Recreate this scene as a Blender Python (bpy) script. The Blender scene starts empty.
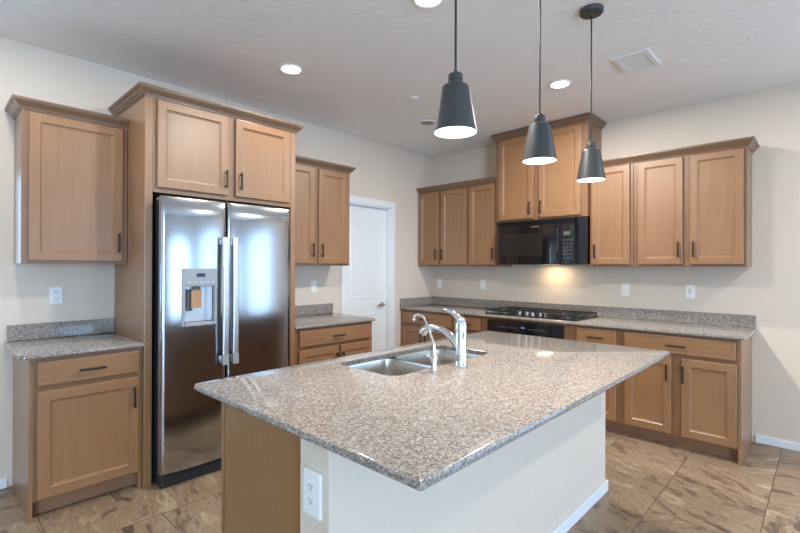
import bpy, bmesh, math, random
from mathutils import Vector, Matrix
C = bpy.context.scene.collection
S = bpy.context.scene
PI = math.pi

# ------------------------------------------------------------------ camera
cam = bpy.data.cameras.new('camera'); cam_o = bpy.data.objects.new('camera', cam); C.objects.link(cam_o)
TH, PIT, ROLL = 2.3279, .0018, .0035
fw = Vector((math.cos(TH), math.sin(TH), 0)); rt = Vector((math.sin(TH), -math.cos(TH), 0)); up = Vector((0, 0, 1))
fw2 = fw*math.cos(PIT) + up*math.sin(PIT); up2 = -fw*math.sin(PIT) + up*math.cos(PIT)
rt3 = rt*math.cos(ROLL) + up2*math.sin(ROLL); up3 = -rt*math.sin(ROLL) + up2*math.cos(ROLL)
m = Matrix((rt3, up3, -fw2)).transposed().to_4x4(); m.translation = Vector((3.7511, -4.6034, 1.3874))
cam_o.matrix_world = m
cam.sensor_width = 36; cam.lens = 453.436/800*36; cam.clip_start = .02; cam.shift_y = .28/800
S.camera = cam_o

# ------------------------------------------------------------------ view, world, unseen window light
S.view_settings.view_transform = 'Standard'; S.view_settings.look = 'None'
S.view_settings.exposure = 0.10; S.view_settings.gamma = 1.0
S.view_settings.use_curve_mapping = False
S.cycles.max_bounces = 10; S.cycles.diffuse_bounces = 6; S.cycles.glossy_bounces = 5
S.cycles.sample_clamp_indirect = 6; S.cycles.caustics_reflective = False; S.cycles.caustics_refractive = False
S.cycles.use_denoising = True
w = bpy.data.worlds.new('sky'); S.world = w; w.use_nodes = True
bg = w.node_tree.nodes['Background']; bg.inputs['Color'].default_value = (.62, .80, 1, 1); bg.inputs['Strength'].default_value = .9

ROOM_X, ROOM_Y, H = 9.0, -10.6, 2.818
def area(name, loc, size, aim, energy, col):
    l = bpy.data.lights.new(name, 'AREA'); l.shape = 'RECTANGLE'; l.size, l.size_y = size; l.energy = energy; l.color = col
    o = bpy.data.objects.new(name, l); C.objects.link(o); o.location = loc
    o.rotation_euler = Vector(aim).to_track_quat('-Z', 'Z').to_euler()
    return o
DAY, SKY = (.47, .72, 1), (.40, .66, 1)
area('window_light', (ROOM_X-.01, -1.75, 1.25), (2.3, 1.5), (-1, 0, .2), 85, SKY)
area('window_light', (ROOM_X-.01, -7.9, 1.25), (4.4, 2.1), (-1, 0, .45), 850, DAY)  # unseen window, placed and sized to brighten the left side
area('window_light', (.01, -4.80, 1.5), (.92, 1.1), (1, 0, 0), 9, SKY)
area('window_light', (6.45, -.01, 1.27), (3.1, 1.6), (0, -1, 0), 60, SKY)  # unseen window, added to fill the reflection in the right fridge door

# ------------------------------------------------------------------ materials
def mat(name, base=(.8, .8, .8), rough=.5, metal=0, spec=.5, coat=0):
    m = bpy.data.materials.new(name); m.use_nodes = True
    b = m.node_tree.nodes['Principled BSDF']
    b.inputs['Base Color'].default_value = (*base, 1); b.inputs['Roughness'].default_value = rough
    b.inputs['Metallic'].default_value = metal; b.inputs['Specular IOR Level'].default_value = spec
    b.inputs['Coat Weight'].default_value = coat
    return m
def nd(m, t, **kw):
    n = m.node_tree.nodes.new(t)
    for k, v in kw.items():
        if k in n.inputs.keys(): n.inputs[k].default_value = v
        else: setattr(n, k, v)
    return n
def ln(m, a, b): m.node_tree.links.new(a, b)
def bs(m): return m.node_tree.nodes['Principled BSDF']
def srgb(r, g, b):
    f = lambda c: (c/255/12.92) if c/255 <= .04045 else ((c/255+.055)/1.055)**2.4
    return (f(r), f(g), f(b))
def ramp(m, stops, interp='LINEAR'):
    r = nd(m, 'ShaderNodeValToRGB'); cr = r.color_ramp; cr.interpolation = interp
    while len(cr.elements) < len(stops): cr.elements.new(.5)
    for e, (p, c) in zip(cr.elements, stops): e.position = p; e.color = (*c, 1)
    return r
def coords(m, scale=(1, 1, 1)):
    t = nd(m, 'ShaderNodeTexCoord'); mp = nd(m, 'ShaderNodeMapping'); mp.inputs['Scale'].default_value = scale
    ln(m, t.outputs['Object'], mp.inputs['Vector']); return mp.outputs['Vector']
def bump(m, src, strength, dist=.002):
    b = nd(m, 'ShaderNodeBump'); b.inputs['Strength'].default_value = strength; b.inputs['Distance'].default_value = dist
    ln(m, src, b.inputs['Height']); ln(m, b.outputs['Normal'], bs(m).inputs['Normal'])

def wood(name, scale, a, b, rough=.42):
    m = mat(name, a, rough, spec=.5, coat=.9)
    bs(m).inputs['Coat Roughness'].default_value = .36
    n1 = nd(m, 'ShaderNodeTexNoise', Scale=1.0, Detail=5.0, Roughness=.6); ln(m, coords(m, scale), n1.inputs['Vector'])
    n2 = nd(m, 'ShaderNodeTexNoise', Scale=3.2, Detail=2.0); ln(m, coords(m), n2.inputs['Vector'])
    mx = nd(m, 'ShaderNodeMath', operation='ADD'); mu = nd(m, 'ShaderNodeMath', operation='MULTIPLY'); mu.inputs[1].default_value = .6
    ln(m, n2.outputs['Fac'], mu.inputs[0]); ln(m, n1.outputs['Fac'], mx.inputs[0]); ln(m, mu.outputs[0], mx.inputs[1])
    r = ramp(m, [(.5, b), (1.05, a)]); ln(m, mx.outputs[0], r.inputs['Fac']); ln(m, r.outputs['Color'], bs(m).inputs['Base Color'])
    return m
WA, WB = srgb(150, 108, 71), srgb(136, 95, 61)
M = {}
M['wood'] = wood('maple_vertical', (38, 38, 2.2), WA, WB)
M['frame'] = wood('maple_frame', (38, 38, 2.2), srgb(133, 93, 61), srgb(120, 81, 52))
M['wood_h'] = wood('maple_along', (2.2, 2.2, 38), WA, WB)
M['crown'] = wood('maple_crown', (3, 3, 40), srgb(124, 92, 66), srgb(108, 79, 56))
M['veneer'] = wood('maple_veneer', (60, 60, 1.5), srgb(148, 105, 58), srgb(135, 94, 50), .45)
M['toe'] = wood('maple_toe', (2, 2, 30), srgb(150, 110, 80), srgb(130, 92, 64), .5)
M['inside'] = mat('cabinet_inside', srgb(190, 165, 130), .6)

def paint(name, col, scale, strength, dist, rough=.75):
    m = mat(name, col, rough, spec=.25)
    n = nd(m, 'ShaderNodeTexNoise', Scale=scale, Detail=3.0, Roughness=.55); ln(m, coords(m), n.inputs['Vector'])
    r = ramp(m, [(.42, (0, 0, 0)), (.62, (1, 1, 1))]); ln(m, n.outputs['Fac'], r.inputs['Fac']); bump(m, r.outputs['Color'], strength, dist)
    return m
M['wall'] = paint('wall_paint', srgb(219, 204, 189), 55, .35, .0025)
M['ceil'] = paint('ceiling_paint', srgb(244, 244, 244), 26, .4, .004, .85)
M['white'] = mat('white_trim_paint', srgb(232, 233, 234), .4)
M['plastic'] = mat('white_plastic', srgb(236, 236, 234), .35)
M['plastic_grey'] = mat('grey_plastic', srgb(150, 152, 155), .4)
M['slot'] = mat('dark_slot', (.02, .02, .02), .6)
M['bronze'] = mat('dark_bronze', srgb(44, 37, 33), .45, .3)
M['black'] = mat('black_gloss', (.012, .012, .014), .12)
M['blackglass'] = mat('black_glass', (.008, .008, .010), .04, spec=.6, coat=.5)
M['blackmat'] = mat('black_matte', (.02, .02, .021), .5)
M['shade'] = mat('shade_black', (.055, .054, .055), .45, spec=.4)
M['castiron'] = mat('cast_iron', (.018, .018, .018), .55)
M['burner'] = mat('burner_metal', (.16, .16, .165), .4, .8)
M['case'] = mat('fridge_case', (.018, .02, .024), .45)
M['chrome'] = mat('chrome', (.82, .83, .85), .08, 1)
M['nickel'] = mat('satin_nickel', (.48, .46, .43), .28, 1)
M['alu'] = mat('brushed_aluminium', (.60, .61, .63), .42, .9)
M['card'] = mat('cardboard_tag', srgb(176, 138, 100), .8)
def steel(name, base, rough, scale, amt):
    m = mat(name, base, rough, 1)
    n = nd(m, 'ShaderNodeTexNoise', Scale=1.0, Detail=3.0); ln(m, coords(m, scale), n.inputs['Vector'])
    r = nd(m, 'ShaderNodeMapRange'); r.inputs['To Min'].default_value = rough-amt; r.inputs['To Max'].default_value = rough+amt
    ln(m, n.outputs['Fac'], r.inputs['Value']); ln(m, r.outputs['Result'], bs(m).inputs['Roughness'])
    bs(m).inputs['Anisotropic'].default_value = .7
    tn = nd(m, 'ShaderNodeTangent', direction_type='RADIAL', axis='Z'); ln(m, tn.outputs['Tangent'], bs(m).inputs['Tangent'])
    return m
M['steel'] = steel('stainless_door', (.46, .475, .50), .16, (4, 4, 300), .02)
M['sink'] = steel('stainless_sink', (.62, .59, .55), .26, (6, 6, 6), .01)
bs(M['sink']).inputs['Anisotropic'].default_value = 0

def emit(name, col, s, base=.9):
    m = mat(name, (base, base, base), .4); b = bs(m)
    b.inputs['Emission Color'].default_value = (*col, 1); b.inputs['Emission Strength'].default_value = s
    return m
M['lens'] = emit('lamp_lens', (1, .95, .88), 9)
M['bulb'] = emit('lamp_bulb', (1, .95, .88), 14)
M['display'] = emit('blue_display', (.15, .3, 1), .5, .02)
M['display_g'] = emit('pale_display', (.6, .75, .6), .12, .05)
M['liner'] = mat('shade_liner', (.9, .9, .89), .6)

def granite():
    m = mat('granite', (.5, .5, .5), .09, spec=.5)
    c = coords(m)
    v = nd(m, 'ShaderNodeTexVoronoi', Scale=190.0); ln(m, c, v.inputs['Vector'])
    n = nd(m, 'ShaderNodeTexNoise', Scale=60.0, Detail=4.0, Roughness=.7); ln(m, c, n.inputs['Vector'])
    sep = nd(m, 'ShaderNodeSeparateColor'); ln(m, v.outputs['Color'], sep.inputs['Color'])
    mx = nd(m, 'ShaderNodeMath', operation='MULTIPLY_ADD'); mx.inputs[1].default_value = .75
    sb = nd(m, 'ShaderNodeMath', operation='MULTIPLY'); sb.inputs[1].default_value = .3
    ln(m, n.outputs['Fac'], sb.inputs[0]); ln(m, sep.outputs['Red'], mx.inputs[0]); ln(m, sb.outputs[0], mx.inputs[2])
    r = ramp(m, [(.05, srgb(84, 79, 78)), (.20, srgb(108, 100, 95)), (.40, srgb(136, 124, 115)), (.62, srgb(148, 138, 130)), (.85, srgb(172, 166, 161))], 'CONSTANT')
    r.color_ramp.interpolation = 'EASE'
    ln(m, mx.outputs[0], r.inputs['Fac']); ln(m, r.outputs['Color'], bs(m).inputs['Base Color'])
    return m
M['granite'] = granite()

def tiles():
    m = mat('marbled_floor_tile', (.4, .3, .2), .32, spec=.4)
    t = nd(m, 'ShaderNodeTexCoord'); sp = nd(m, 'ShaderNodeSeparateXYZ'); ln(m, t.outputs['Object'], sp.inputs[0])
    def mth(op, a, b=None, c=None):
        n = nd(m, 'ShaderNodeMath', operation=op)
        for i, q in enumerate((a, b, c)):
            if q is None: continue
            if isinstance(q, (int, float)): n.inputs[i].default_value = q
            else: ln(m, q, n.inputs[i])
        return n.outputs[0]
    W, L = .492, .975
    u = mth('DIVIDE', mth('ADD', sp.outputs['X'], -3.0+W*10), W); row = mth('FLOOR', u); fu = mth('FRACT', u)
    par = mth('MODULO', row, 2)
    v = mth('ADD', mth('DIVIDE', mth('ADD', sp.outputs['Y'], 1.715+L*20), L), mth('MULTIPLY', par, .5)); col = mth('FLOOR', v); fv = mth('FRACT', v)
    du = mth('MULTIPLY', mth('MINIMUM', fu, mth('SUBTRACT', 1, fu)), W); dv = mth('MULTIPLY', mth('MINIMUM', fv, mth('SUBTRACT', 1, fv)), L)
    d = mth('MINIMUM', du, dv)
    gm = nd(m, 'ShaderNodeMapRange'); gm.inputs['From Min'].default_value = .0018; gm.inputs['From Max'].default_value = .0034; ln(m, d, gm.inputs['Value'])
    cb = nd(m, 'ShaderNodeCombineXYZ'); ln(m, row, cb.inputs[0]); ln(m, col, cb.inputs[1])
    wn = nd(m, 'ShaderNodeTexWhiteNoise'); ln(m, cb.outputs[0], wn.inputs['Vector'])
    ofs = nd(m, 'ShaderNodeVectorMath', operation='SCALE'); ln(m, wn.outputs['Color'], ofs.inputs[0]); ofs.inputs['Scale'].default_value = 40
    ad = nd(m, 'ShaderNodeVectorMath', operation='ADD'); ln(m, t.outputs['Object'], ad.inputs[0]); ln(m, ofs.outputs[0], ad.inputs[1])
    rot = nd(m, 'ShaderNodeVectorRotate', rotation_type='Z_AXIS'); ln(m, ad.outputs[0], rot.inputs['Vector'])
    ln(m, mth('MULTIPLY', mth('ADD', mth('MULTIPLY', wn.outputs['Value'], 2.6), -.9), 1.0), rot.inputs['Angle'])
    st = nd(m, 'ShaderNodeMapping'); st.inputs['Scale'].default_value = (1.4, 3.8, 1); ln(m, rot.outputs[0], st.inputs['Vector'])
    wp = nd(m, 'ShaderNodeTexNoise', Scale=1.6, Detail=3.0); ln(m, st.outputs[0], wp.inputs['Vector'])
    ws = nd(m, 'ShaderNodeVectorMath', operation='SCALE'); ws.inputs['Scale'].default_value = 1.3; ln(m, wp.outputs['Color'], ws.inputs[0])
    a2 = nd(m, 'ShaderNodeVectorMath', operation='ADD'); ln(m, st.outputs[0], a2.inputs[0]); ln(m, ws.outputs[0], a2.inputs[1])
    n1 = nd(m, 'ShaderNodeTexNoise', Scale=2.2, Detail=8.0, Roughness=.62); ln(m, a2.outputs[0], n1.inputs['Vector'])
    vein = ramp(m, [(.34, srgb(98, 80, 67)), (.43, srgb(136, 112, 92)), (.48, srgb(166, 143, 119)), (.53, srgb(146, 119, 95)), (.59, srgb(168, 145, 119)), (.70, srgb(192, 174, 148))]); ln(m, n1.outputs['Fac'], vein.inputs['Fac'])
    hv = nd(m, 'ShaderNodeHueSaturation'); ln(m, vein.outputs['Color'], hv.inputs['Color'])
    ln(m, mth('ADD', mth('MULTIPLY', wn.outputs['Value'], .22), .81), hv.inputs['Value'])
    mixc = nd(m, 'ShaderNodeMix', data_type='RGBA'); ln(m, gm.outputs['Result'], mixc.inputs['Factor'])
    mixc.inputs['A'].default_value = (*srgb(112, 92, 74), 1); ln(m, hv.outputs['Color'], mixc.inputs['B'])
    ln(m, mixc.outputs['Result'], bs(m).inputs['Base Color'])
    rr = nd(m, 'ShaderNodeMapRange'); rr.inputs['To Min'].default_value = .7; rr.inputs['To Max'].default_value = .34; ln(m, gm.outputs['Result'], rr.inputs['Value']); ln(m, rr.outputs['Result'], bs(m).inputs['Roughness'])
    b = nd(m, 'ShaderNodeBump'); b.inputs['Strength'].default_value = .9; b.inputs['Distance'].default_value = .002
    ln(m, gm.outputs['Result'], b.inputs['Height']); ln(m, b.outputs['Normal'], bs(m).inputs['Normal'])
    return m
M['tile'] = tiles()

# ------------------------------------------------------------------ mesh helpers
OFF = {}
def tag(o, label=None, cat=None, group=None, kind=None):
    if label: o['label'] = label
    if cat: o['category'] = cat
    if group: o['group'] = group
    if kind: o['kind'] = kind
    return o
def thing(name, loc, label, cat, group=None):
    o = bpy.data.objects.new(name, None); C.objects.link(o); o.location = loc; o.empty_display_size = .05
    OFF[o.name] = Vector(loc); return tag(o, label, cat, group)
class MB:
    def __init__(s): s.bm = bmesh.new()
    def box(s, lo, hi, bev=.0, seg=2):
        lo, hi = [min(a, b) for a, b in zip(lo, hi)], [max(a, b) for a, b in zip(lo, hi)]
        vs = [s.bm.verts.new((x, y, z)) for x in (lo[0], hi[0]) for y in (lo[1], hi[1]) for z in (lo[2], hi[2])]
        fs = [s.bm.faces.new([vs[i] for i in f]) for f in ((0, 1, 3, 2), (4, 6, 7, 5), (0, 4, 5, 1), (2, 3, 7, 6), (0, 2, 6, 4), (1, 5, 7, 3))]
        if bev > 0:
            es = list({e for f in fs for e in f.edges})
            bmesh.ops.bevel(s.bm, geom=es, offset=bev, segments=seg, affect='EDGES', profile=.5, clamp_overlap=True)
        return s
    def lathe(s, prof, c, axis=(0, 0, 1), n=28, cap=True):
        q = Vector((0, 0, 1)).rotation_difference(Vector(axis)); c = Vector(c); rings = []
        for r, z in prof:
            rings.append([s.bm.verts.new(c + q @ Vector((r*math.cos(2*PI*i/n), r*math.sin(2*PI*i/n), z))) for i in range(n)])
        for a, b in zip(rings, rings[1:]):
            for i in range(n): s.bm.faces.new((a[i], a[(i+1) % n], b[(i+1) % n], b[i]))
        if cap: s.bm.faces.new(rings[0][::-1]); s.bm.faces.new(rings[-1])
        return s
    def tube(s, pts, rad, n=14, cap=True):
        pts = [Vector(p) for p in pts]; rings = []; u = None
        if not hasattr(rad, '__len__'): rad = [rad]*len(pts)
        for i, p in enumerate(pts):
            t = (pts[min(i+1, len(pts)-1)] - pts[max(i-1, 0)]).normalized()
            if u is None: u = t.orthogonal().normalized()
            u = (u - t*u.dot(t)).normalized(); v = t.cross(u)
            rings.append([s.bm.verts.new(p + rad[i]*(u*math.cos(2*PI*k/n) + v*math.sin(2*PI*k/n))) for k in range(n)])
        for a, b in zip(rings, rings[1:]):
            for k in range(n): s.bm.faces.new((a[k], a[(k+1) % n], b[(k+1) % n], b[k]))
        if cap: s.bm.faces.new(rings[0][::-1]); s.bm.faces.new(rings[-1])
        return s
    def rings(s, rs, cap0=True, cap1=True):
        V = [[s.bm.verts.new(p) for p in r] for r in rs]; n = len(V[0])
        for a, b in zip(V, V[1:]):
            for k in range(n): s.bm.faces.new((a[k], a[(k+1) % n], b[(k+1) % n], b[k]))
        if cap0: s.bm.faces.new(V[0][::-1])
        if cap1: s.bm.faces.new(V[-1])
        return V
    def build(s, name, mt, parent=None, origin=(0, 0, 0), smooth=None):
        bm = s.bm; bmesh.ops.recalc_face_normals(bm, faces=bm.faces[:])
        off = OFF[parent.name] if parent else Vector(origin)
        bmesh.ops.translate(bm, verts=bm.verts[:], vec=-off)
        if smooth is not None:
            for f in bm.faces: f.smooth = True
            for e in bm.edges:
                if len(e.link_faces) == 2 and e.calc_face_angle(0) > math.radians(smooth): e.smooth = False
        me = bpy.data.meshes.new(name); bm.to_mesh(me); bm.free(); me.materials.append(mt)
        o = bpy.data.objects.new(name, me); C.objects.link(o)
        if parent: o.parent = parent; OFF[o.name] = off.copy()
        else: o.location = origin; OFF[o.name] = Vector(origin)
        return o
def smooth_path(pts, n=8):
    P = [Vector(p) for p in pts]; out = []
    for i in range(len(P)-1):
        p0, p1, p2, p3 = P[max(i-1, 0)], P[i], P[i+1], P[min(i+2, len(P)-1)]
        for k in range(n):
            t = k/n; out.append(.5*((2*p1) + (p2-p0)*t + (2*p0-5*p1+4*p2-p3)*t*t + (3*p1-p0-3*p2+p3)*t**3))
    out.append(P[-1]); return out
def rrect(x0, x1, y0, y1, r, z, d=0, n=6):
    """rounded rectangle, radii r = (x0y0, x1y0, x1y1, x0y1), shrunk by d"""
    if not hasattr(r, '__len__'): r = (r,)*4
    x0 += d; x1 -= d; y0 += d; y1 -= d; out = []
    for (cx, cy, sx, sy, a0, rr) in ((x0, y0, 1, 1, PI, r[0]), (x1, y0, -1, 1, 1.5*PI, r[1]), (x1, y1, -1, -1, 0, r[2]), (x0, y1, 1, -1, .5*PI, r[3])):
        q = max(rr-d, .0006)
        for k in range(n+1):
            a = a0 + .5*PI*k/n; out.append(Vector((cx+sx*q+q*math.cos(a), cy+sy*q+q*math.sin(a), z)))
    return out

# wall frames: u along the wall, w out into the room
class FL:      # fridge wall, x = 0
    n = Vector((1, 0, 0))
    @staticmethod
    def p(u, w, z): return Vector((w, u, z))
class FB:      # range wall, y = 0
    n = Vector((0, -1, 0))
    @staticmethod
    def p(u, w, z): return Vector((u, -w, z))
class FI:      # island cabinet front, faces -x
    n = Vector((-1, 0, 0))
    @staticmethod
    def p(u, w, z): return Vector((2.573-w, u, z))
def fbox(mb, F, u0, u1, w0, w1, z0, z1, bev=0): return mb.box(F.p(u0, w0, z0), F.p(u1, w1, z1), bev)

def shaker(F, u0, u1, z0, z1, w0, parent, frame=.052, name='door', th=.02):
    mb = MB(); fbox(mb, F, u0, u1, w0, w0+th, z0, z1)
    bm = mb.bm; bmesh.ops.recalc_face_normals(bm, faces=bm.faces[:])
    f = max(bm.faces, key=lambda f: f.normal.dot(F.n))
    outer = list(f.edges)
    bmesh.ops.inset_region(bm, faces=[f], thickness=frame, depth=0, use_even_offset=True)
    bmesh.ops.inset_region(bm, faces=[f], thickness=.006, depth=-.007, use_even_offset=True)
    bmesh.ops.inset_region(bm, faces=[f], thickness=.006, depth=-.001, use_even_offset=True)
    bmesh.ops.inset_region(bm, faces=[f], thickness=.002, depth=-.003, use_even_offset=True)
    bmesh.ops.bevel(bm, geom=outer, offset=.004, segments=2, affect='EDGES', profile=.5)
    return mb.build(name, M['wood'], parent)
def slab(F, u0, u1, z0, z1, w0, parent, name='drawer'):
    mb = MB(); fbox(mb, F, u0, u1, w0, w0+.02, z0, z1, .004)
    return mb.build(name, M['wood_h'], parent)
def pull(F, u, z, w, parent, vertical=True, L=.128):
    mb = MB(); h = L/2
    if vertical:
        for s in (-1, 1): fbox(mb, F, u-.004, u+.004, w, w+.026, z+s*(h-.016)-.004, z+s*(h-.016)+.004)
        fbox(mb, F, u-.0065, u+.0065, w+.022, w+.032, z-h, z+h, .003)
    else:
        for s in (-1, 1): fbox(mb, F, u+s*(h-.016)-.004, u+s*(h-.016)+.004, w, w+.026, z-.004, z+.004)
        fbox(mb, F, u-h, u+h, w+.022, w+.032, z-.0065, z+.0065, .003)
    return mb.build('handle', M['bronze'], parent)
PROF = [(.0, .0), (.005, .0), (.006, .010), (.013, .011), (.015, .018), (.022, .023), (.032, .037), (.034, .041), (.041, .042), (.042, .049), (.047, .050), (.047, .062), (.0, .062)]
def crown(F, u0, u1, wf, z, parent, left=False, right=False, prof=PROF, wback=0.001):
    mb = MB(); path = []
    if left: path += [((u0, wback), (-1, 0)), ((u0, wf), (-1, 1))]
    else: path += [((u0, wf), (0, 1))]
    if right: path += [((u1, wf), (1, 1)), ((u1, wback), (1, 0))]
    else: path += [((u1, wf), (0, 1))]
    # a solid strip: the profile closes on the cabinet face
    mb.rings([[F.p(c[0]+d[0]*o, c[1]+d[1]*o, z+h) for o, h in prof] for c, d in path])
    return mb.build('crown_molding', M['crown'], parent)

# ------------------------------------------------------------------ room shell
def wall(name, axis, at, th, u0, u1, holes, mt):
    """axis 'x': plane x=at spanning y; axis 'y': plane y=at spanning x; th = signed thickness away from the room; holes (u0,u1,z0,z1)"""
    us = sorted({u0, u1, *[h[0] for h in holes], *[h[1] for h in holes]}); zs = sorted({0, H, *[h[2] for h in holes], *[h[3] for h in holes]})
    mb = MB()
    for a, b in zip(us, us[1:]):
        zz = []
        for c, d in zip(zs, zs[1:]):
            if any(h[0] < (a+b)/2 < h[1] and h[2] < (c+d)/2 < h[3] for h in holes): continue
            if zz and zz[-1][1] == c: zz[-1][1] = d
            else: zz.append([c, d])
        for c, d in zz:
            if axis == 'x': mb.box((at, a, c), (at+th, b, d))
            else: mb.box((a, at, c), (b, at+th, d))
    return tag(mb.build(name, mt), kind='structure')
def struct(mb, name, mt, parent=None, **k):
    o = mb.build(name, mt, parent, **k)
    if not parent: o['kind'] = 'structure'
    return o
DY0, DY1, DZ = -1.478, -.800, 2.092      # pantry door opening
WL, WB_ = (-5.30, -4.30, .9, 2.1), (4.85, 8.05, .42, 2.12); WR1 = (-2.95, -.55, .45, 2.05); WR2 = (-10.15, -5.65, .15, 2.35)  # windows out of view, placed for the daylight and reflections
wall('wall_left', 'x', 0, -.14, ROOM_Y, 0, [(DY0, DY1, 0, DZ), WL], M['wall'])
wall('wall_back', 'y', 0, .14, -.14, ROOM_X+.14, [WB_], M['wall'])
wall('wall_right', 'x', ROOM_X, .14, ROOM_Y, 0, [WR1, WR2], M['wall'])
wall('wall_front', 'y', ROOM_Y, -.14, -.14, ROOM_X+.14, [], M['wall'])
struct(MB().box((-.8, ROOM_Y-.14, -.1), (ROOM_X+.14, .14, 0)), 'floor', M['tile'])
struct(MB().box((-.14, ROOM_Y-.14, H), (ROOM_X+.14, .14, H+.1)), 'ceiling', M['ceil'])
wn = 0
for axis, at, th, hl in (('x', ROOM_X, .14, WR1), ('x', ROOM_X, .14, WR2), ('x', 0, -.14, WL), ('y', 0, .14, WB_)):
    wn += 1; mb = MB(); a, b, c, d = hl; t = .05
    def bx(u0, u1, z0, z1):
        if axis == 'x': mb.box((at+th*.4, u0, z0), (at+th*.8, u1, z1))
        else: mb.box((u0, at+th*.4, z0), (u1, at+th*.8, z1))
    bx(a, a+t, c, d); bx(b-t, b, c, d); bx(a+t, b-t, c, c+t); bx(a+t, b-t, d-t, d); bx((a+b)/2-.025, (a+b)/2+.025, c+t, d-t)
    struct(mb, 'window_%d' % wn, M['white'])
# pantry door
dr = bpy.data.objects.new('door_1', None); C.objects.link(dr); dr.location = (0, (DY0+DY1)/2, 0); OFF['door_1'] = Vector(dr.location); dr['kind'] = 'structure'
DS = -.055                                # room face of the slab
MB().box((DS-.035, DY0+.02, .006), (DS, DY1-.02, DZ-.02), .002).build('door_slab', M['white'], dr)
mb = MB()
a, b = DY0+.020+.105, DY1-.020-.105
def arch(y0, y1, z0, z1, rise):
    pts = [(y0, z0), (y1, z0)]
    for k in range(11):
        t = k/10; pts.append((y1+(y0-y1)*t, z1+rise*math.sin(PI*t)))
    return pts
for y0, y1, z0, z1, rise in ((a, b, 1.04, 1.84, .075), (a, b, .22, .86, 0)):
    o = arch(y0, y1, z0, z1, rise); c = Vector(((y0+y1)/2, (z0+z1)/2))
    sc = lambda s, x: [Vector((x, c.x+(p[0]-c.x)*(1-s/((y1-y0)/2)), c.y+(p[1]-c.y)*(1-s/((z1-z0)/2)))) for p in o]
    mb.rings([sc(0, DS-.0005), sc(.006, DS+.005), sc(.016, DS+.005), sc(.028, DS+.0015), sc(.06, DS+.004)], True, True)
mb.build('raised_panel', M['white'], dr)
mb = MB()   # jamb and casing
mb.box((-.139, DY0, 0), (-.001, DY0+.018, DZ)); mb.box((-.139, DY1-.018, 0), (-.001, DY1, DZ)); mb.box((-.139, DY0, DZ-.018), (-.001, DY1, DZ))
mb.box((DS-.05, DY1-.032, 0), (DS-.036, DY1-.018, DZ-.018))
mb.build('door_jamb', M['white'], dr)
mb = MB(); cw = .075
for y0, y1, z0, z1 in ((DY0-cw+.006, DY0+.006, 0, DZ-.006+cw), (DY1-.006, DY1-.006+cw, 0, DZ-.006+cw), (DY0+.006, DY1-.006, DZ-.006, DZ-.006+cw)):
    mb.box((.0005, y0, z0), (.016, y1, z1), .004)
mb.build('door_casing', M['white'], dr)
mb = MB(); hy, hz = DY1-.020-.066, .955
mb.lathe([(.030, 0), (.030, .006), (.026, .010), (.011, .012), (.010, .045)], (DS, hy, hz), (1, 0, 0))
mb.tube([(DS+.045, hy+.008, hz), (DS+.045, hy-.02, hz), (DS+.045, hy-.07, hz+.003), (DS+.045, hy-.112, hz-.004)], [.010, .010, .008, .007])
mb.build('door_handle', M['nickel'], dr, smooth=40)
# baseboards
BBH = .062
struct(MB().box((3.327, -.0005, 0), (ROOM_X, -.014, BBH), .004), 'baseboard_back', M['white'])
mb = MB(); mb.box((.0005, ROOM_Y, 0), (.014, -4.222, BBH), .004); mb.box((.0005, -.70, 0), (.014, -.66, BBH), .003)
struct(mb, 'baseboard_left', M['white'])

# ------------------------------------------------------------------ cabinets
UB, UT = 1.404, 2.318
UD = .298
def upper(F, u0, u1, z0, z1, depth, doors, label, left=False, right=False, cw=None, prof=PROF, hz=None):
    root = thing('upper_cabinet', F.p((u0+u1)/2, 0, z0), label, 'cabinet')
    fbox(MB(), F, u0+.0006, u1-.0006, .001, depth, z0, z1, .0015).build('body', M['frame'], root)
    for (a, b, hs) in doors:
        d = shaker(F, a, b, z0+.018, z1-.012, depth+.0005, root)
        pull(F, (b-.028 if hs == 'r' else a+.028), z0+.140 if hz is None else hz, depth+.0205, d)
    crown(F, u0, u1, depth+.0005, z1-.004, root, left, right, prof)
    return root
upper(FL, -4.198, -3.642, UB, UT, UD, [(-4.163, -3.672, 'r')], 'maple single door upper cabinet left of the refrigerator, above the small granite counter', left=True)
upper(FL, -2.533, -1.682, UB, UT, UD, [(-2.500, -2.112, 'r'), (-2.064, -1.708, 'l')], 'maple double door upper cabinet between the refrigerator and the white pantry door', right=True)
upper(FB, .002, .750, UB, UT, UD, [(.020, .335, 'r'), (.373, .730, 'l')], 'maple double door upper cabinet in the corner of the two walls')
upper(FB, .751, 1.150, UB, UT, UD, [(.778, 1.124, 'r')], 'narrow maple single door upper cabinet directly left of the microwave')
upper(FB, 2.128, 2.504, UB, UT, UD, [(2.152, 2.478, 'l')], 'narrow maple single door upper cabinet directly right of the microwave')
upper(FB, 2.505, 3.303, UB, UT, UD, [(2.545, 2.882, 'r'), (2.932, 3.282, 'l')], 'maple double door upper cabinet at the far right end of the range wall', right=True)
TP = [(o*1.0, h) for o, h in PROF]
TD = .352
upper(FB, 1.152, 2.126, 1.872, 2.752, TD, [(1.192, 1.585, 'r'), (1.648, 2.066, 'l')], 'taller deeper maple double door cabinet above the black microwave', left=True, right=True, hz=1.995)

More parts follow.
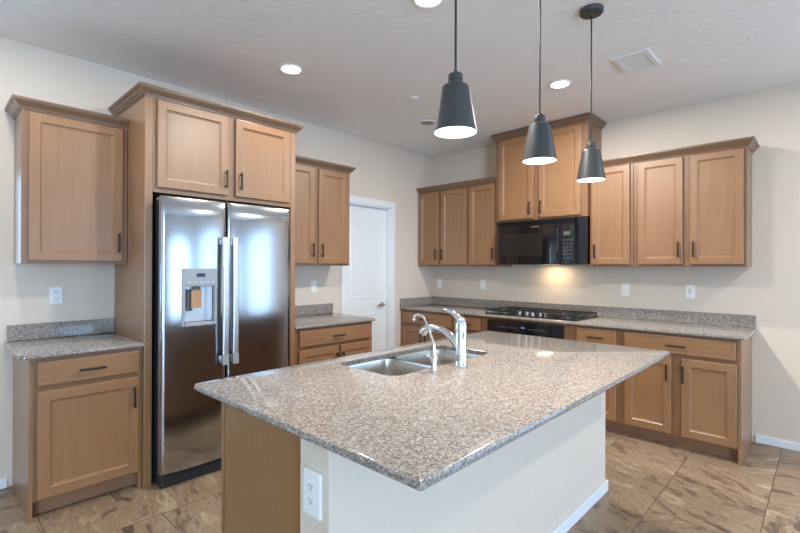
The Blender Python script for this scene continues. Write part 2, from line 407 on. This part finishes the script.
# refrigerator surround
fr = thing('refrigerator_cabinet', (0, -3.09, 0), 'tall maple surround with two doors above the stainless refrigerator', 'cabinet')
FD, FY0, FY1 = .64, -3.639, -2.536
for a, b in ((FY0, FY0+.045), (FY1-.045, FY1)):
    fbox(MB(), FL, a, b, .001, FD, .0, 2.464, .002).build('side_panel', M['wood'], fr)
fbox(MB(), FL, FY0+.0455, FY1-.0455, .001, FD-.001, 1.862, 2.464, .0015).build('body', M['frame'], fr)
for a, b, hs in ((-3.572, -3.104, 'r'), (-3.050, -2.600, 'l')):
    d = shaker(FL, a, b, 1.894, 2.452, FD+.0005, fr); pull(FL, (b-.022 if hs == 'r' else a+.034), 2.004, FD+.0205, d)
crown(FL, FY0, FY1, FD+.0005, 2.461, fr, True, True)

BD, BT = .61, .888
def base(F, u0, u1, drawers, doors, label, end_l=False, end_r=False, toe=True):
    root = thing('base_cabinet', F.p((u0+u1)/2, .3, 0), label, 'cabinet')
    a, b = u0+(.019 if end_l else .0006), u1-(.019 if end_r else .0006)
    fbox(MB(), F, a, b, .001, BD-.0, .1, BT, .0012).build('body', M['frame'], root)
    for e, q0, q1 in ((end_l, u0, u0+.0185), (end_r, u1-.0185, u1)):
        if e: fbox(MB(), F, q0, q1, .001, BD, 0, BT, .0012).build('end_panel', M['wood'], root)
    fbox(MB(), F, a, b, BD-.09, BD-.075, 0, .0995).build('toe_kick', M['toe'], root)
    for (p, q) in drawers:
        d = slab(F, p, q, .733, .864, BD+.0005, root); pull(F, (p+q)/2, .795, BD+.0205, d, False, .135)
    for (p, q, hs) in doors:
        d = shaker(F, p, q, .112, .702, BD+.0005, root, .055); pull(F, q-.030 if hs == 'r' else p+.012+.0, .585, BD+.0205, d)
    return root
base(FL, -4.198, -3.641, [(-4.161, -3.662)], [(-4.162, -3.664, 'r')], 'maple base cabinet with one drawer and one door left of the refrigerator', end_l=True, end_r=True)
base(FL, -2.533, -1.664, [(-2.482, -1.690)], [(-2.486, -2.080, 'r'), (-2.052, -1.690, 'l')], 'maple base cabinet with one wide drawer between the refrigerator and the white pantry door', end_r=True)
base(FB, .002, .783, [(.022, .770)], [(.022, .375, 'r'), (.400, .770, 'l')], 'maple base cabinet in the corner left of the oven, beside the pantry door')
base(FB, .784, 1.160, [(.794, 1.136)], [(.794, 1.136, 'r')], 'narrow maple base cabinet directly left of the built-in oven')
base(FB, 2.126, 2.498, [(2.138, 2.470)], [(2.138, 2.470, 'l')], 'narrow maple base cabinet directly right of the built-in oven')
base(FB, 2.499, 3.305, [(2.533, 3.273)], [(2.533, 2.872, 'r'), (2.939, 3.280, 'l')], 'maple base cabinet with a wide drawer over two doors, farthest right', end_r=True)
oc = thing('oven_cabinet', (1.643, -.3, 0), 'maple base cabinet housing the black built-in oven under the cooktop', 'cabinet')
O0, O1 = 1.1605, 2.1255
for a, b in ((O0, O0+.018), (O1-.018, O1)): fbox(MB(), FB, a, b, .001, BD-.02, .1, BT).build('side_panel', M['wood'], oc)
for a, b in ((O0, 1.226), (2.018, O1)): fbox(MB(), FB, a, b, BD-.0195, BD, .1, BT, .001).build('face_stile', M['frame'], oc)
fbox(MB(), FB, 1.2265, 2.0175, BD-.0195, BD, .1, .18).build('bottom_rail', M['frame'], oc)
fbox(MB(), FB, 1.2265, 2.0175, BD-.0195, BD, .866, BT).build('top_rail', M['frame'], oc)
fbox(MB(), FB, O0+.019, O1-.019, .001, BD-.02, .15, .168).build('deck', M['inside'], oc)
fbox(MB(), FB, O0, O1, BD-.09, BD-.075, 0, .0995).build('toe_kick', M['toe'], oc)

# ------------------------------------------------------------------ countertops
CT, CB = .914, .8885
def counter(label, x0, x1, y0, y1, r, splash=None, hole=None, edge=.008):
    mb = MB(); bm = mb.bm
    root = thing('countertop', ((x0+x1)/2, (y0+y1)/2, CB), label, 'countertop')
    e = edge
    outer = [rrect(x0, x1, y0, y1, r, CT, e), rrect(x0, x1, y0, y1, r, CT-.3*e, .3*e), rrect(x0, x1, y0, y1, r, CT-e, 0), rrect(x0, x1, y0, y1, r, CB+.6*e, 0), rrect(x0, x1, y0, y1, r, CB, .5*e)]
    if not hole: mb.rings(outer)
    else:
        V = mb.rings(outer, False, False)
        hx = [rrect(*hole[:4], hole[4], CT, -.002), rrect(*hole[:4], hole[4], CT-.002, 0), rrect(*hole[:4], hole[4], CB, 0)]
        Hh = mb.rings(hx, False, False)
        for A, B in ((V[0], Hh[0]), (V[-1], Hh[-1])):
            es = []
            for L in (A, B):
                for k in range(len(L)):
                    g = bm.edges.get((L[k], L[(k+1) % len(L)])); es.append(g)
            bmesh.ops.triangle_fill(bm, use_beauty=True, use_dissolve=False, edges=es)
    mb.build('slab', M['granite'], root, smooth=35)
    for lo, hi in (splash or []): MB().box(lo, hi, .003).build('backsplash', M['granite'], root)
    return root
counter('small granite countertop left of the refrigerator', .001, .647, -4.243, -3.641, (.005, .03, .005, .005), [((.001, -4.228, CT+.0005), (.022, -3.642, 1.016))])
counter('small granite countertop between the refrigerator and the white pantry door', .001, .655, -2.534, -1.650, (.005, .005, .02, .005), [((.001, -2.533, CT+.0005), (.022, -1.662, 1.016))])
counter('long granite countertop under the cooktop along the range wall', .001, 3.337, -.645, -.001, (.004, .02, .005, .004), [((.001, -.022, CT+.0005), (3.330, -.001, 1.014)), ((.001, -.640, CT+.0005), (.021, -.0225, 1.014))])
SX0, SX1, SY0, SY1 = 1.985, 2.385, -3.195, -2.405
IX0, IX1, IY0, IY1 = 1.872, 3.097, -3.842, -1.651
counter('large granite island countertop with the sink cut into it', IX0, IX1, IY0, IY1, (.022, .012, .012, .022), None, (SX0, SX1, SY0, SY1, .06), edge=.010)

# ------------------------------------------------------------------ island
isl = thing('kitchen_island', (2.3, -2.75, 0), 'kitchen island base, maple veneer end and pale painted wall under the overhang', 'kitchen island')
PX0, PX1, PY0, PY1 = 2.597, 2.742, -3.818, -1.662
MB().box((PX0, PY0, 0), (PX1, PY1, .888), .006, 3).build('pony_wall', M['wall'], isl)['label'] = 'painted half wall under the island overhang'
EY0, EY1 = -3.730, -1.70
MB().box((1.925, EY0, 0), (PX0-.0005, EY0+.018, .888)).build('end_panel', M['veneer'], isl)
MB().box((1.925, EY1-.018, 0), (PX0-.0005, EY1, .888)).build('end_panel', M['veneer'], isl)
MB().box((1.905, EY0-.005, .1), (1.9248, EY1+.005, .888), .001).build('face_frame', M['wood'], isl)
MB().box((1.985, EY0+.019, 0), (2.0, EY1-.019, .0995)).build('toe_kick', M['toe'], isl)
MB().box((2.0005, EY0+.019, .10), (PX0-.001, EY1-.019, .118)).build('deck', M['inside'], isl)
n = 4; stp = (EY1-EY0)/n
for k in range(n):
    a = EY0+k*stp+.02; b = a+stp-.04
    d = shaker(FI, a, b, .112, .702, .6685, isl, .055); pull(FI, b-.03 if k % 2 == 0 else a+.03, .6, .6885, d)
    d = slab(FI, a, b, .733, .864, .6685, isl); pull(FI, (a+b)/2, .795, .6885, d, False, .135)
mb = MB()
mb.box((PX1+.0003, PY0-.0135, 0), (PX1+.0135, PY1+.0135, .068), .004); mb.box((PX0, PY1+.0003, 0), (PX1+.0002, PY1+.0135, .068), .004); mb.box((PX0, PY0-.0135, 0), (PX1+.0002, PY0-.0003, .068), .004)
mb.build('baseboard', M['white'], isl)

# ------------------------------------------------------------------ sink
sk = thing('kitchen_sink', ((SX0+SX1)/2, (SY0+SY1)/2, .68), 'stainless undermount double bowl sink set in the island countertop', 'sink')
def bowl(y0, y1, zb):
    mb = MB(); x0, x1 = SX0-.006, SX1+.006; R = .06
    inn = [(0, .8878), (.003, .878), (.006, .80), (.010, zb+.03), (.018, zb+.010), (.034, zb)]
    rs = [rrect(x0-.012, x1+.012, y0-.0, y1+.0, R, .8805, .0)]
    rs = [rrect(x0, x1, y0, y1, R, z, d) for d, z in inn]
    out = [rrect(x0, x1, y0, y1, R, z-(.002 if z < .8 else 0), d-.0025) for d, z in inn]
    V = mb.rings(rs, False, True); W = mb.rings(out, False, True); L = len(V[0])
    for k in range(L): mb.bm.faces.new((V[0][k], V[0][(k+1) % L], W[0][(k+1) % L], W[0][k]))
    o = mb.build('bowl', M['sink'], sk, smooth=50)
    cx, cy = (x0+x1)/2, (y0+y1)/2
    d = MB().lathe([(.044, 0), (.044, .003), (.036, .004), (.030, .001), (.012, .001)], (cx, cy, zb+.0003)).build('drain', M['chrome'], o, smooth=40)
bowl(SY0-.006, -2.822, .690); bowl(-2.806, SY1+.006, .690)
mb = MB(); mb.box((SX0+.02, -2.8255, .845), (SX1-.02, -2.8025, .868), .006, 3)
mb.build('divider', M['sink'], sk, smooth=50)

# faucets
fx, fy = 2.457, -2.802
fc = thing('kitchen_faucet', (fx, fy, CT), 'chrome single lever kitchen faucet behind the sink', 'faucet')
mb = MB(); mb.lathe([(.031, .0005), (.031, .006), (.0285, .010), (.0275, .03), (.0275, .160), (.0262, .163), (.0262, .168), (.029, .171), (.028, .195), (.023, .222), (.014, .234)], (fx, fy, CT))
mb.build('body', M['chrome'], fc, smooth=35)
mb = MB(); pts = smooth_path([(fx-.012, fy, CT+.085), (fx-.040, fy, CT+.118), (fx-.085, fy, CT+.148), (fx-.135, fy, CT+.165), (fx-.185, fy, CT+.166), (fx-.225, fy, CT+.152), (fx-.243, fy, CT+.132)])
N = len(pts); mb.tube(pts, [.0235-.007*math.sin(min(1, i/N*1.6)*PI/2)+.005*max(0, min(1, (i/N-.6)/.2)) for i in range(N)], 18)
mb.build('spout', M['chrome'], fc, smooth=40)
mb = MB(); pts = smooth_path([(fx-.004, fy, CT+.222), (fx-.022, fy, CT+.236), (fx-.05, fy, CT+.252), (fx-.09, fy, CT+.264), (fx-.104, fy, CT+.266)])
mb.tube(pts, [.016-.008*i/len(pts) for i in range(len(pts))], 14); mb.build('lever', M['chrome'], fc, smooth=40)
tx, ty = 2.456, -3.007
ft = thing('filter_tap', (tx, ty, CT), 'small slim chrome drinking water tap, nearer and thinner than the main faucet', 'faucet')
MB().lathe([(.022, .0005), (.022, .005), (.013, .010), (.012, .05), (.016, .055), (.016, .072), (.008, .08), (.0062, .125)], (tx, ty, CT)).build('body', M['chrome'], ft, smooth=35)
mb = MB(); pts = smooth_path([(tx, ty, CT+.12), (tx-.004, ty, CT+.135), (tx-.030, ty, CT+.19), (tx-.058, ty, CT+.238), (tx-.075, ty, CT+.250), (tx-.100, ty, CT+.252), (tx-.118, ty, CT+.243), (tx-.123, ty, CT+.226)])
mb.tube(pts, .0058, 12); mb.build('spout', M['chrome'], ft, smooth=50)
MB().tube([(tx-.008, ty, CT+.063), (tx-.035, ty+.005, CT+.068), (tx-.048, ty+.006, CT+.070)], [.006, .005, .0065]).build('lever', M['chrome'], ft, smooth=50)

# ------------------------------------------------------------------ refrigerator
rf = thing('refrigerator', (.38, -3.115, 0), 'stainless side by side refrigerator with an ice and water dispenser', 'refrigerator')
RY0, RS0, RS1, RY1 = -3.578, -3.163, -3.153, -2.652
RXB, RXF, RZ0, RZ1 = .704, .768, .092, 1.832
MB().box((.03, RY0+.006, .012), (.700, RY1-.006, 1.812), .006).build('case', M['case'], rf)
mb = MB(); mb.box((.62, RY0+.01, 0), (.735, RY1-.01, .083), .006)
for k in range(40): 
    y = RY0+.04+k*.0212; mb.box((.735, y, .02), (.739, y+.012, .068))
mb.build('toe_grille', M['blackmat'], rf)
for y in (RY0+.05, RY1-.05): MB().box((.62, y-.04, 1.8125), (.74, y+.04, 1.829), .004).build('hinge_cover', M['plastic_grey'], rf)
def fdoor(y0, y1, hole=None):
    bulge = .016; r = .016
    X = lambda t: RXF - bulge + bulge*(1-(2*t-1)**2)
    ts = [k/16 for k in range(17)]
    ys = [y0+(y1-y0)*t for t in ts]
    if hole: ys = sorted(set([y for y in ys if min(abs(y-hole[0]), abs(y-hole[1])) > .012] + [hole[0], hole[1]]))
    ys = [y0, y0+.002, y0+.006, y0+.012] + [y for y in ys if y0+.016 < y < y1-.016] + [y1-.012, y1-.006, y1-.002, y1]
    def fx_(y):
        x = X((y-y0)/(y1-y0)); d = min(y-y0, y1-y)
        if d < r: x -= r - math.sqrt(max(0, r*r-(r-d)**2))
        return x
    zs = [RZ0+(RZ1-RZ0)*k/14 for k in range(15)]
    if hole: zs = sorted(set([z for z in zs if min(abs(z-hole[2]), abs(z-hole[3])) > .02] + [hole[2], hole[3]]))
    zs = [RZ0, RZ0+.003, RZ0+.010] + zs[1:-1] + [RZ1-.010, RZ1-.003, RZ1]
    def zb(z):
        d = min(z-RZ0, RZ1-z); return 0 if d > .0101 else (.010 - math.sqrt(max(0, .010**2-(.010-d)**2)))
    mb = MB(); bm = mb.bm
    G = [[bm.verts.new((fx_(y)-zb(z), y, z)) for z in zs] for y in ys]
    for i in range(len(ys)-1):
        for j in range(len(zs)-1):
            if hole and hole[0]-1e-6 <= ys[i] and ys[i+1] <= hole[1]+1e-6 and hole[2]-1e-6 <= zs[j] and zs[j+1] <= hole[3]+1e-6: continue
            bm.faces.new((G[i][j], G[i+1][j], G[i+1][j+1], G[i][j+1]))
    Bk = {}
    loop = [(i, 0) for i in range(len(ys))] + [(len(ys)-1, j) for j in range(1, len(zs))] + [(i, len(zs)-1) for i in range(len(ys)-2, -1, -1)] + [(0, j) for j in range(len(zs)-2, 0, -1)]
    bk = [bm.verts.new((RXB, ys[i], zs[j])) for i, j in loop]
    for k in range(len(loop)):
        k2 = (k+1) % len(loop); i, j = loop[k]; i2, j2 = loop[k2]
        bm.faces.new((G[i][j], bk[k], bk[k2], G[i2][j2]))
    bm.faces.new(bk)
    return mb.build('door', M['steel'], rf, smooth=38), fx_
HY0, HY1, HZ0, HZ1 = -3.462, -3.238, 1.005, 1.378
dl, fxl = fdoor(RY0, RS0, (HY0, HY1, HZ0, HZ1)); dr2, fxr = fdoor(RS1, RY1)
def fhandle(y, parent):
    mb = MB(); z0, z1 = .735, 1.588; n = 20
    pts = []; rs = []
    for k in range(n+1):
        t = k/n; z = z0+(z1-z0)*t; x = .796 + .008*(1-(2*t-1)**2)
        rs.append([Vector((x+dx, y+dy, z)) for dx, dy in ((-.006, -.019), (.002, -.019), (.006, -.013), (.006, .013), (.002, .019), (-.006, .019))])
    mb.rings(rs)
    for z in (z0, z1-.05): mb.box((.748, y-.012, z), (.793, y+.012, z+.05), .004)
    h = mb.build('handle', M['alu'], parent, smooth=30)
    MB().box((.7885, y-.021, .727), (.8065, y+.021, .800), .003).build('handle_cap', M['plastic_grey'], parent)
fhandle(-3.186, dl); fhandle(-3.116, dr2)
# dispenser, filling the opening in the left door
mb = MB(); DX = .772
mb.box((DX-.06, HY0+.0005, 1.262), (DX+.004, HY1-.0005, HZ1-.0005), .004)          # control fascia
mb.box((DX-.03, HY0+.0005, HZ0+.0005), (DX+.004, HY0+.016, 1.2615), .003); mb.box((DX-.03, HY1-.016, HZ0+.0005), (DX+.004, HY1-.0005, 1.2615), .003)
mb.box((DX-.05, HY0+.0165, HZ0+.0005), (DX+.012, HY1-.0165, HZ0+.022), .004)           # drip shelf
ds = mb.build('dispenser', M['plastic_grey'], dl); ds['label'] = 'grey ice and water dispenser'
# dispenser stays a sub-part; its recess, display and tag are its siblings under the door
mb = MB(); bm = mb.bm
q0, q1, z0, z1 = HY0+.0165, HY1-.0165, HZ0+.0225, 1.2615
mb.box((DX-.067, q0, z0), (DX-.064, q1, z1)); mb.box((DX-.0635, q0, z0), (DX-.031, q0+.002, z1)); mb.box((DX-.0635, q1-.002, z0), (DX-.031, q1, z1))
mb.build('dispenser_recess', M['alu'], dl)
MB().box((DX+.0042, -3.372, 1.322), (DX+.006, -3.318, 1.346)).build('display', mat('display_screen', srgb(40, 50, 90), .2), dl)
mb = MB()
for k in range(5): mb.box((DX+.0042, -3.428+k*.038, 1.286), (DX+.0055, -3.428+k*.038+.020, 1.291))
mb.build('button', M['alu'], dl)
mb = MB(); mb.box((DX-.058, -3.372, 1.16), (DX-.035, -3.328, 1.258), .004); mb.box((DX-.052, -3.412, 1.10), (DX-.042, -3.380, 1.24), .003)
mb.build('paddle', mat('paddle_grey', (.10, .10, .105), .4), dl)
MB().box((DX-.030, -3.394, 1.118), (DX-.027, -3.328, 1.240), .001).build('hang_tag', M['card'], dl)
yb = -2.712
mb = MB(); mb.box((fxr(yb)-.003, yb-.015, 1.738), (fxr(yb)+.002, yb+.015, 1.768), .001); bd_ = mb.build('badge', M['plastic_grey'], dr2)
MB().lathe([(.009, 0), (.009, .001)], (fxr(yb)+.002, yb, 1.753), (1, 0, 0), 16).build('badge_emblem', M['blackmat'], dr2)

# ------------------------------------------------------------------ microwave
mw = thing('microwave', (1.66, -.2, 1.42), 'black over the range microwave under the tall cabinet', 'microwave')
MX0, MX1, MZ0, MZ1 = 1.205, 2.118, 1.422, 1.868
MYF = -.400
MB().box((MX0, -.002, MZ0), (MX1, -.372, MZ1), .008, 3).build('body', M['black'], mw)
FX1 = 2.035
MB().box((MX0+.012, -.3725, MZ0+.004), (1.902, MYF-.028, 1.812), .006, 3).build('door', M['blackglass'], mw)
dgl = bpy.data.objects[[o.name for o in mw.children if o.name.startswith('door')][0]]
MB().box((MX0+.075, MYF-.0282, MZ0+.085), (1.72, MYF-.0292, 1.735)).build('window', mat('dark_window', (.02, .017, .016), .10), dgl)
MB().box((1.904, -.3725, MZ0+.004), (FX1, MYF-.028, 1.812), .006, 3).build('control_panel', M['blackglass'], mw)
mb = MB()
for k in range(5): mb.box((MX0+.012, -.3725, 1.816+k*.0095), (FX1, MYF-.024+.002*k, 1.8225+k*.0095), .001)
mb.build('vent_grille', M['black'], mw)
mb = MB(); hx_ = 1.880
mb.tube(smooth_path([(hx_, MYF-.028, MZ0+.075), (hx_+.004, MYF-.055, MZ0+.10), (hx_+.008, MYF-.066, 1.61), (hx_+.004, MYF-.055, 1.745), (hx_, MYF-.028, 1.77)]), .011, 12); mb.build('handle', M['black'], mw, smooth=50)
MB().box((1.930, MYF-.0282, 1.700), (1.995, MYF-.0290, 1.735)).build('display', M['display_g'], mw)
mb = MB()
for r_ in range(6):
    for c_ in range(3): mb.box((1.925+c_*.034, MYF-.0282, 1.475+r_*.034), (1.948+c_*.034, MYF-.0288, 1.493+r_*.034))
mb.build('keypad', mat('keypad_grey', (.05, .052, .055), .3), mw)
MB().box((1.600, MYF-.0282, 1.790), (1.680, MYF-.0290, 1.804), .0003).build('badge', M['nickel'], mw)
MB().box((1.60, -.12, MZ0-.0015), (1.76, -.20, MZ0-.0003)).build('work_light', emit('work_light', (1, .78, .45), 1.2), mw)
l = bpy.data.lights.new('work_lamp', 'AREA'); l.shape = 'RECTANGLE'; l.size, l.size_y = .16, .08; l.energy = 1.6; l.color = (1, .76, .42)
o = bpy.data.objects.new('work_lamp', l); C.objects.link(o); o.parent = mw; o.location = Vector((1.68, -.14, MZ0-.006)) - OFF[mw.name]

# ------------------------------------------------------------------ oven and cooktop
ov = thing('oven', (1.622, -.3, .169), 'black built-in oven below the cooktop', 'oven')
MB().box((1.25, -.03, .1685), (1.995, -.585, .855)).build('body', M['blackmat'], ov)
MB().box((1.2275, -.611, .752), (2.0165, -.640, .864), .003).build('control_panel', M['blackglass'], ov)
od = MB().box((1.2275, -.611, .186), (2.0165, -.640, .746), .004).build('door', M['blackglass'], ov)
mb = MB(); mb.tube([(1.29, -.675, .712), (1.955, -.675, .712)], .010, 14)
for x in (1.31, 1.935): mb.tube([(x, -.640, .712), (x, -.675, .712)], .007, 10)
mb.build('handle', M['black'], od, smooth=50)
MB().box((1.605, -.6402, .806), (1.645, -.6410, .822)).build('display', M['display'], ov)
MK = mat('oven_keypad', (.14, .15, .16), .3)
for k in range(6):
    for s in (-1, 1): MB().box((1.625+s*(.075+.034*k)-.008, -.6402, .800), (1.625+s*(.075+.034*k)+.008, -.6408, .808)).build('button', MK, ov)

ck = thing('gas_cooktop', (1.65, -.34, CT), 'black five burner gas cooktop with cast iron grates on the granite counter', 'cooktop')
KX0, KX1, KY0, KY1, KZ = 1.165, 2.130, -.600, -.075, CT+.0006
mb = MB(); mb.rings([rrect(KX0, KX1, KY0, KY1, .02, KZ, .0), rrect(KX0, KX1, KY0, KY1, .02, KZ+.007, 0), rrect(KX0, KX1, KY0, KY1, .02, KZ+.010, .004)])
mb.build('top', M['black'], ck)
def burner(x, y, r):
    o = MB().lathe([(r*1.25, 0), (r*1.25, .004), (r, .006), (r, .014), (r*.8, .016)], (x, y, KZ+.0103), n=24).build('burner', M['burner'], ck, smooth=40)
    MB().lathe([(r*.92, 0), (r*.92, .006), (r*.82, .009)], (x, y, KZ+.0266), n=24).build('burner_cap', M['castiron'], o, smooth=40)
for x, y, r in ((1.32, -.20, .034), (1.32, -.46, .040), (1.65, -.23, .052), (1.978, -.20, .040), (1.978, -.46, .034)): burner(x, y, r)
def grate(x0, x1, y0, y1):
    mb = MB(); z0, z1 = KZ+.034, KZ+.046; t = .010
    mb.box((x0, y0, z0), (x1, y0+t, z1), .002); mb.box((x0, y1-t, z0), (x1, y1, z1), .002); mb.box((x0, y0+t, z0), (x0+t, y1-t, z1), .002); mb.box((x1-t, y0+t, z0), (x1, y1-t, z1), .002)
    cx, cy = (x0+x1)/2, (y0+y1)/2
    mb.box((cx-t/2, y0+t, z0+.001), (cx+t/2, y1-t, z1+.001), .002)
    for f in ((.25, .75) if y1-y0 > .35 else (.5,)): mb.box((x0+t, y0+(y1-y0)*f-t/2, z0+.0005), (x1-t, y0+(y1-y0)*f+t/2, z1+.0005), .002)
    for x in (x0+.008, x1-.008):
        for y in (y0+.008, y1-.008): mb.lathe([(.008, 0), (.006, .026)], (x, y, KZ+.0103), n=10)
    mb.build('grate', M['castiron'], ck)
grate(1.175, 1.465, -.590, -.085); grate(1.475, 1.825, -.370, -.085); grate(1.835, 2.120, -.590, -.085)
for k in range(5):
    o = MB().lathe([(.021, 0), (.021, .004), (.017, .006), (.0155, .026), (.012, .029)], (1.515+k*.070, -.500+.02*(k % 2), KZ+.0103), n=22).build('knob', M['nickel'], ck, smooth=40)

# ------------------------------------------------------------------ outlets and switches
def plate(F, u, z, kind, label, wbase=0.0, k=1, t=.0065):
    nm = {'outlet': 'outlet', 'gfci': 'outlet', 'switch': 'light_switch'}[kind]
    root = thing(nm, F.p(u, wbase, z), label, 'switch' if kind == 'switch' else 'outlet')
    fbox(MB(), F, u-.036*k, u+.036*k, wbase+.0005, wbase+t, z-.058*k, z+.058*k, .003).build('cover_plate', M['plastic'], root)
    wbase += t-.0065
    if kind == 'outlet':
        for s in (-1, 1):
            r = fbox(MB(), F, u-.0165, u+.0165, wbase+.0067, wbase+.0085, z+s*.0205-.0145, z+s*.0205+.0145, .001).build('receptacle', M['plastic'], root)
            mb = MB()
            for dx in (-.007, .007): fbox(mb, F, u+dx-.0013, u+dx+.0013, wbase+.0086, wbase+.0089, z+s*.0205-.002, z+s*.0205+.008)
            fbox(mb, F, u-.0025, u+.0025, wbase+.0086, wbase+.0089, z+s*.0205-.010, z+s*.0205-.005)
            mb.build('slots', M['slot'], r)
    elif kind == 'gfci':
        r = fbox(MB(), F, u-.0165, u+.0165, wbase+.0067, wbase+.0085, z-.034, z+.034, .001).build('receptacle', M['plastic'], root)
        mb = MB()
        for s in (-1, 1):
            for dx in (-.007, .007): fbox(mb, F, u+dx-.0013, u+dx+.0013, wbase+.0086, wbase+.0089, z+s*.021-.002, z+s*.021+.008)
        mb.build('slots', M['slot'], r)
        fbox(MB(), F, u-.010, u+.010, wbase+.0086, wbase+.0095, z-.005, z+.005).build('reset_button', M['plastic_grey'], r)
    else:
        fbox(MB(), F, u-.0165, u+.0165, wbase+.0067, wbase+.0095, z-.034, z+.034, .001).build('rocker', M['plastic'], root)
    return root
plate(FL, -3.978, 1.194, 'outlet', 'white outlet on the wall left of the refrigerator, above the small counter')
plate(FL, -1.895, 1.194, 'switch', 'white wall plate between the refrigerator and the pantry door')
plate(FB, .108, 1.184, 'switch', 'white wall plate nearest the corner, under the corner upper cabinet')
plate(FB, .762, 1.193, 'switch', 'white wall plate left of the cooktop, below the narrow upper cabinet')
plate(FB, 2.352, 1.188, 'switch', 'white wall plate just right of the cooktop')
plate(FB, 2.877, 1.188, 'gfci', 'white outlet on the range wall farthest right, under the end upper cabinet')
class FE:      # island end wall, faces -y
    n = Vector((0, -1, 0))
    @staticmethod
    def p(u, w, z): return Vector((u, PY0-w, z))
plate(FE, 2.672, .737, 'outlet', 'white outlet on the end of the island half wall', k=1.12, t=.012)

# ------------------------------------------------------------------ ceiling fittings
def downlight(x, y, label, lit=True, power=35):
    root = thing('recessed_downlight', (x, y, H), label, 'ceiling light', 'recessed ceiling lights')
    mb = MB(); mb.lathe([(.088, -.0005), (.086, -.008), (.078, -.010), (.066, -.004), (.064, -.0006)], (x, y, H), n=36); mb.build('trim_ring', M['white'], root, smooth=50)
    mb = MB(); mb.lathe([(.0635, -.0042), (.055, -.008), (.02, -.0095)], (x, y, H), n=36); mb.build('lens', M['lens'] if lit else M['plastic_grey'], root, smooth=50)
    if lit:
        l = bpy.data.lights.new('downlight_lamp', 'AREA'); l.shape = 'DISK'; l.size = .12; l.energy = power; l.color = (1, .985, .92)
        o = bpy.data.objects.new('downlight_lamp', l); C.objects.link(o); o.parent = root; o.location = (0, 0, -.012)
downlight(.932, -2.770, 'lit recessed ceiling light in front of the refrigerator', power=6)
downlight(2.234, -1.194, 'lit recessed ceiling light in front of the tall microwave cabinet')
downlight(2.205, -2.755, 'lit recessed ceiling light cut off by the top of the picture')
downlight(.872, -1.172, 'unlit recessed ceiling light partly behind the nearest pendant shade', False)
downlight(.93, -4.35, 'lit recessed ceiling light out of the picture, in front of the left upper cabinet', power=11)  # unseen lamp added to brighten the left wall and cabinets
downlight(4.7, -1.3, 'lit recessed ceiling light out of the picture on the right, near the range wall', power=28)  # unseen lamp added to brighten the right end of the range wall
sp = thing('ceiling_sensor', (1.209, -1.748, H), 'small round white cover on the ceiling, left of the nearest pendant', 'sensor')
MB().lathe([(.045, -.0005), (.045, -.006), (.036, -.011), (.015, -.013)], (1.209, -1.748, H)).build('cover', M['ceil'], sp, smooth=50)

vt = thing('air_vent', (2.785, -1.218, H), 'white square louvered air vent on the ceiling', 'vent')
VX, VY = 2.785, -1.218; v = .15
mb = MB(); z0, z1 = H-.0005, H-.012
mb.box((VX-.115, VY-v, z1), (VX+.115, VY-v+.045, z0), .003); mb.box((VX-.115, VY+v-.045, z1), (VX+.115, VY+v, z0), .003)
mb.box((VX-.115, VY-v+.0455, z1), (VX-.080, VY+v-.0455, z0), .003); mb.box((VX+.080, VY-v+.0455, z1), (VX+.115, VY+v-.0455, z0), .003)
mb.build('frame', M['white'], vt)
MB().box((VX-.0795, VY-v+.046, H-.0012), (VX+.0795, VY+v-.046, H-.0004)).build('duct', M['slot'], vt)  # dark sheet standing in for the shade behind the louvers
for k in range(6):
    mb = MB(); y = VY-.092+k*.034
    mb.rings([[Vector((x, y, H-.0018)), Vector((x, y+.004, H-.0018)), Vector((x, y+.020, H-.0105)), Vector((x, y+.016, H-.0105))] for x in (VX-.0795, VX+.0795)])
    mb.build('louver', M['white'], vt)

def pendant(x, y, zb, label):
    root = thing('pendant_light', (x, y, H), label, 'pendant light', 'black pendant lights over the island')
    MB().lathe([(.062, -.0005), (.062, -.020), (.058, -.025), (.012, -.027), (.009, -.036)], (x, y, H), n=36).build('canopy', M['shade'], root, smooth=40)
    zt = zb+.165
    MB().tube([(x, y, H-.030), (x, y, zt+.045)], .0042, 10).build('cord', M['blackmat'], root, smooth=60)
    MB().lathe([(.006, .054), (.009, .050), (.010, .041), (.024, .040), (.026, .037), (.026, .018), (.0235, .017), (.0235, .013), (.026, .012), (.026, .0)], (x, y, zt), n=28).build('socket', M['shade'], root, smooth=35)
    n = 44
    mb = MB(); mb.lathe([(.026, .0), (.041, -.0005), (.0455, -.003), (.048, -.010), (.0760, zb-zt), (.0748, zb-zt), (.0468, -.011), (.040, -.0035), (.026, -.003)], (x, y, zt), n=n, cap=False)
    sh = mb.build('shade', M['shade'], root, smooth=40)
    mb = MB(); mb.lathe([(.0745, zb-zt+.001), (.0466, -.012), (.040, -.006), (.018, -.006)], (x, y, zt), n=n, cap=False); mb.build('shade_liner', M['liner'], sh, smooth=60)
    MB().lathe([(.013, -.0035), (.013, -.035), (.020, -.050), (.031, -.075), (.034, -.095), (.030, -.115), (.018, -.128), (.005, -.132)], (x, y, zt), n=24).build('bulb', M['bulb'], root, smooth=60)
    l = bpy.data.lights.new('pendant_lamp', 'SPOT'); l.energy = 20; l.color = (1, .95, .85); l.spot_size = math.radians(86); l.spot_blend = .4; l.shadow_soft_size = .05
    o = bpy.data.objects.new('pendant_lamp', l); C.objects.link(o); o.parent = root; o.location = (0, 0, zb-H+.02)
pendant(2.795, -3.310, 1.863, 'black cone pendant light nearest the camera, leftmost in the picture')
pendant(2.795, -2.670, 1.874, 'middle black cone pendant light of the three over the island')
pendant(2.797, -2.060, 1.874, 'black cone pendant light farthest from the camera, its ceiling canopy in view')
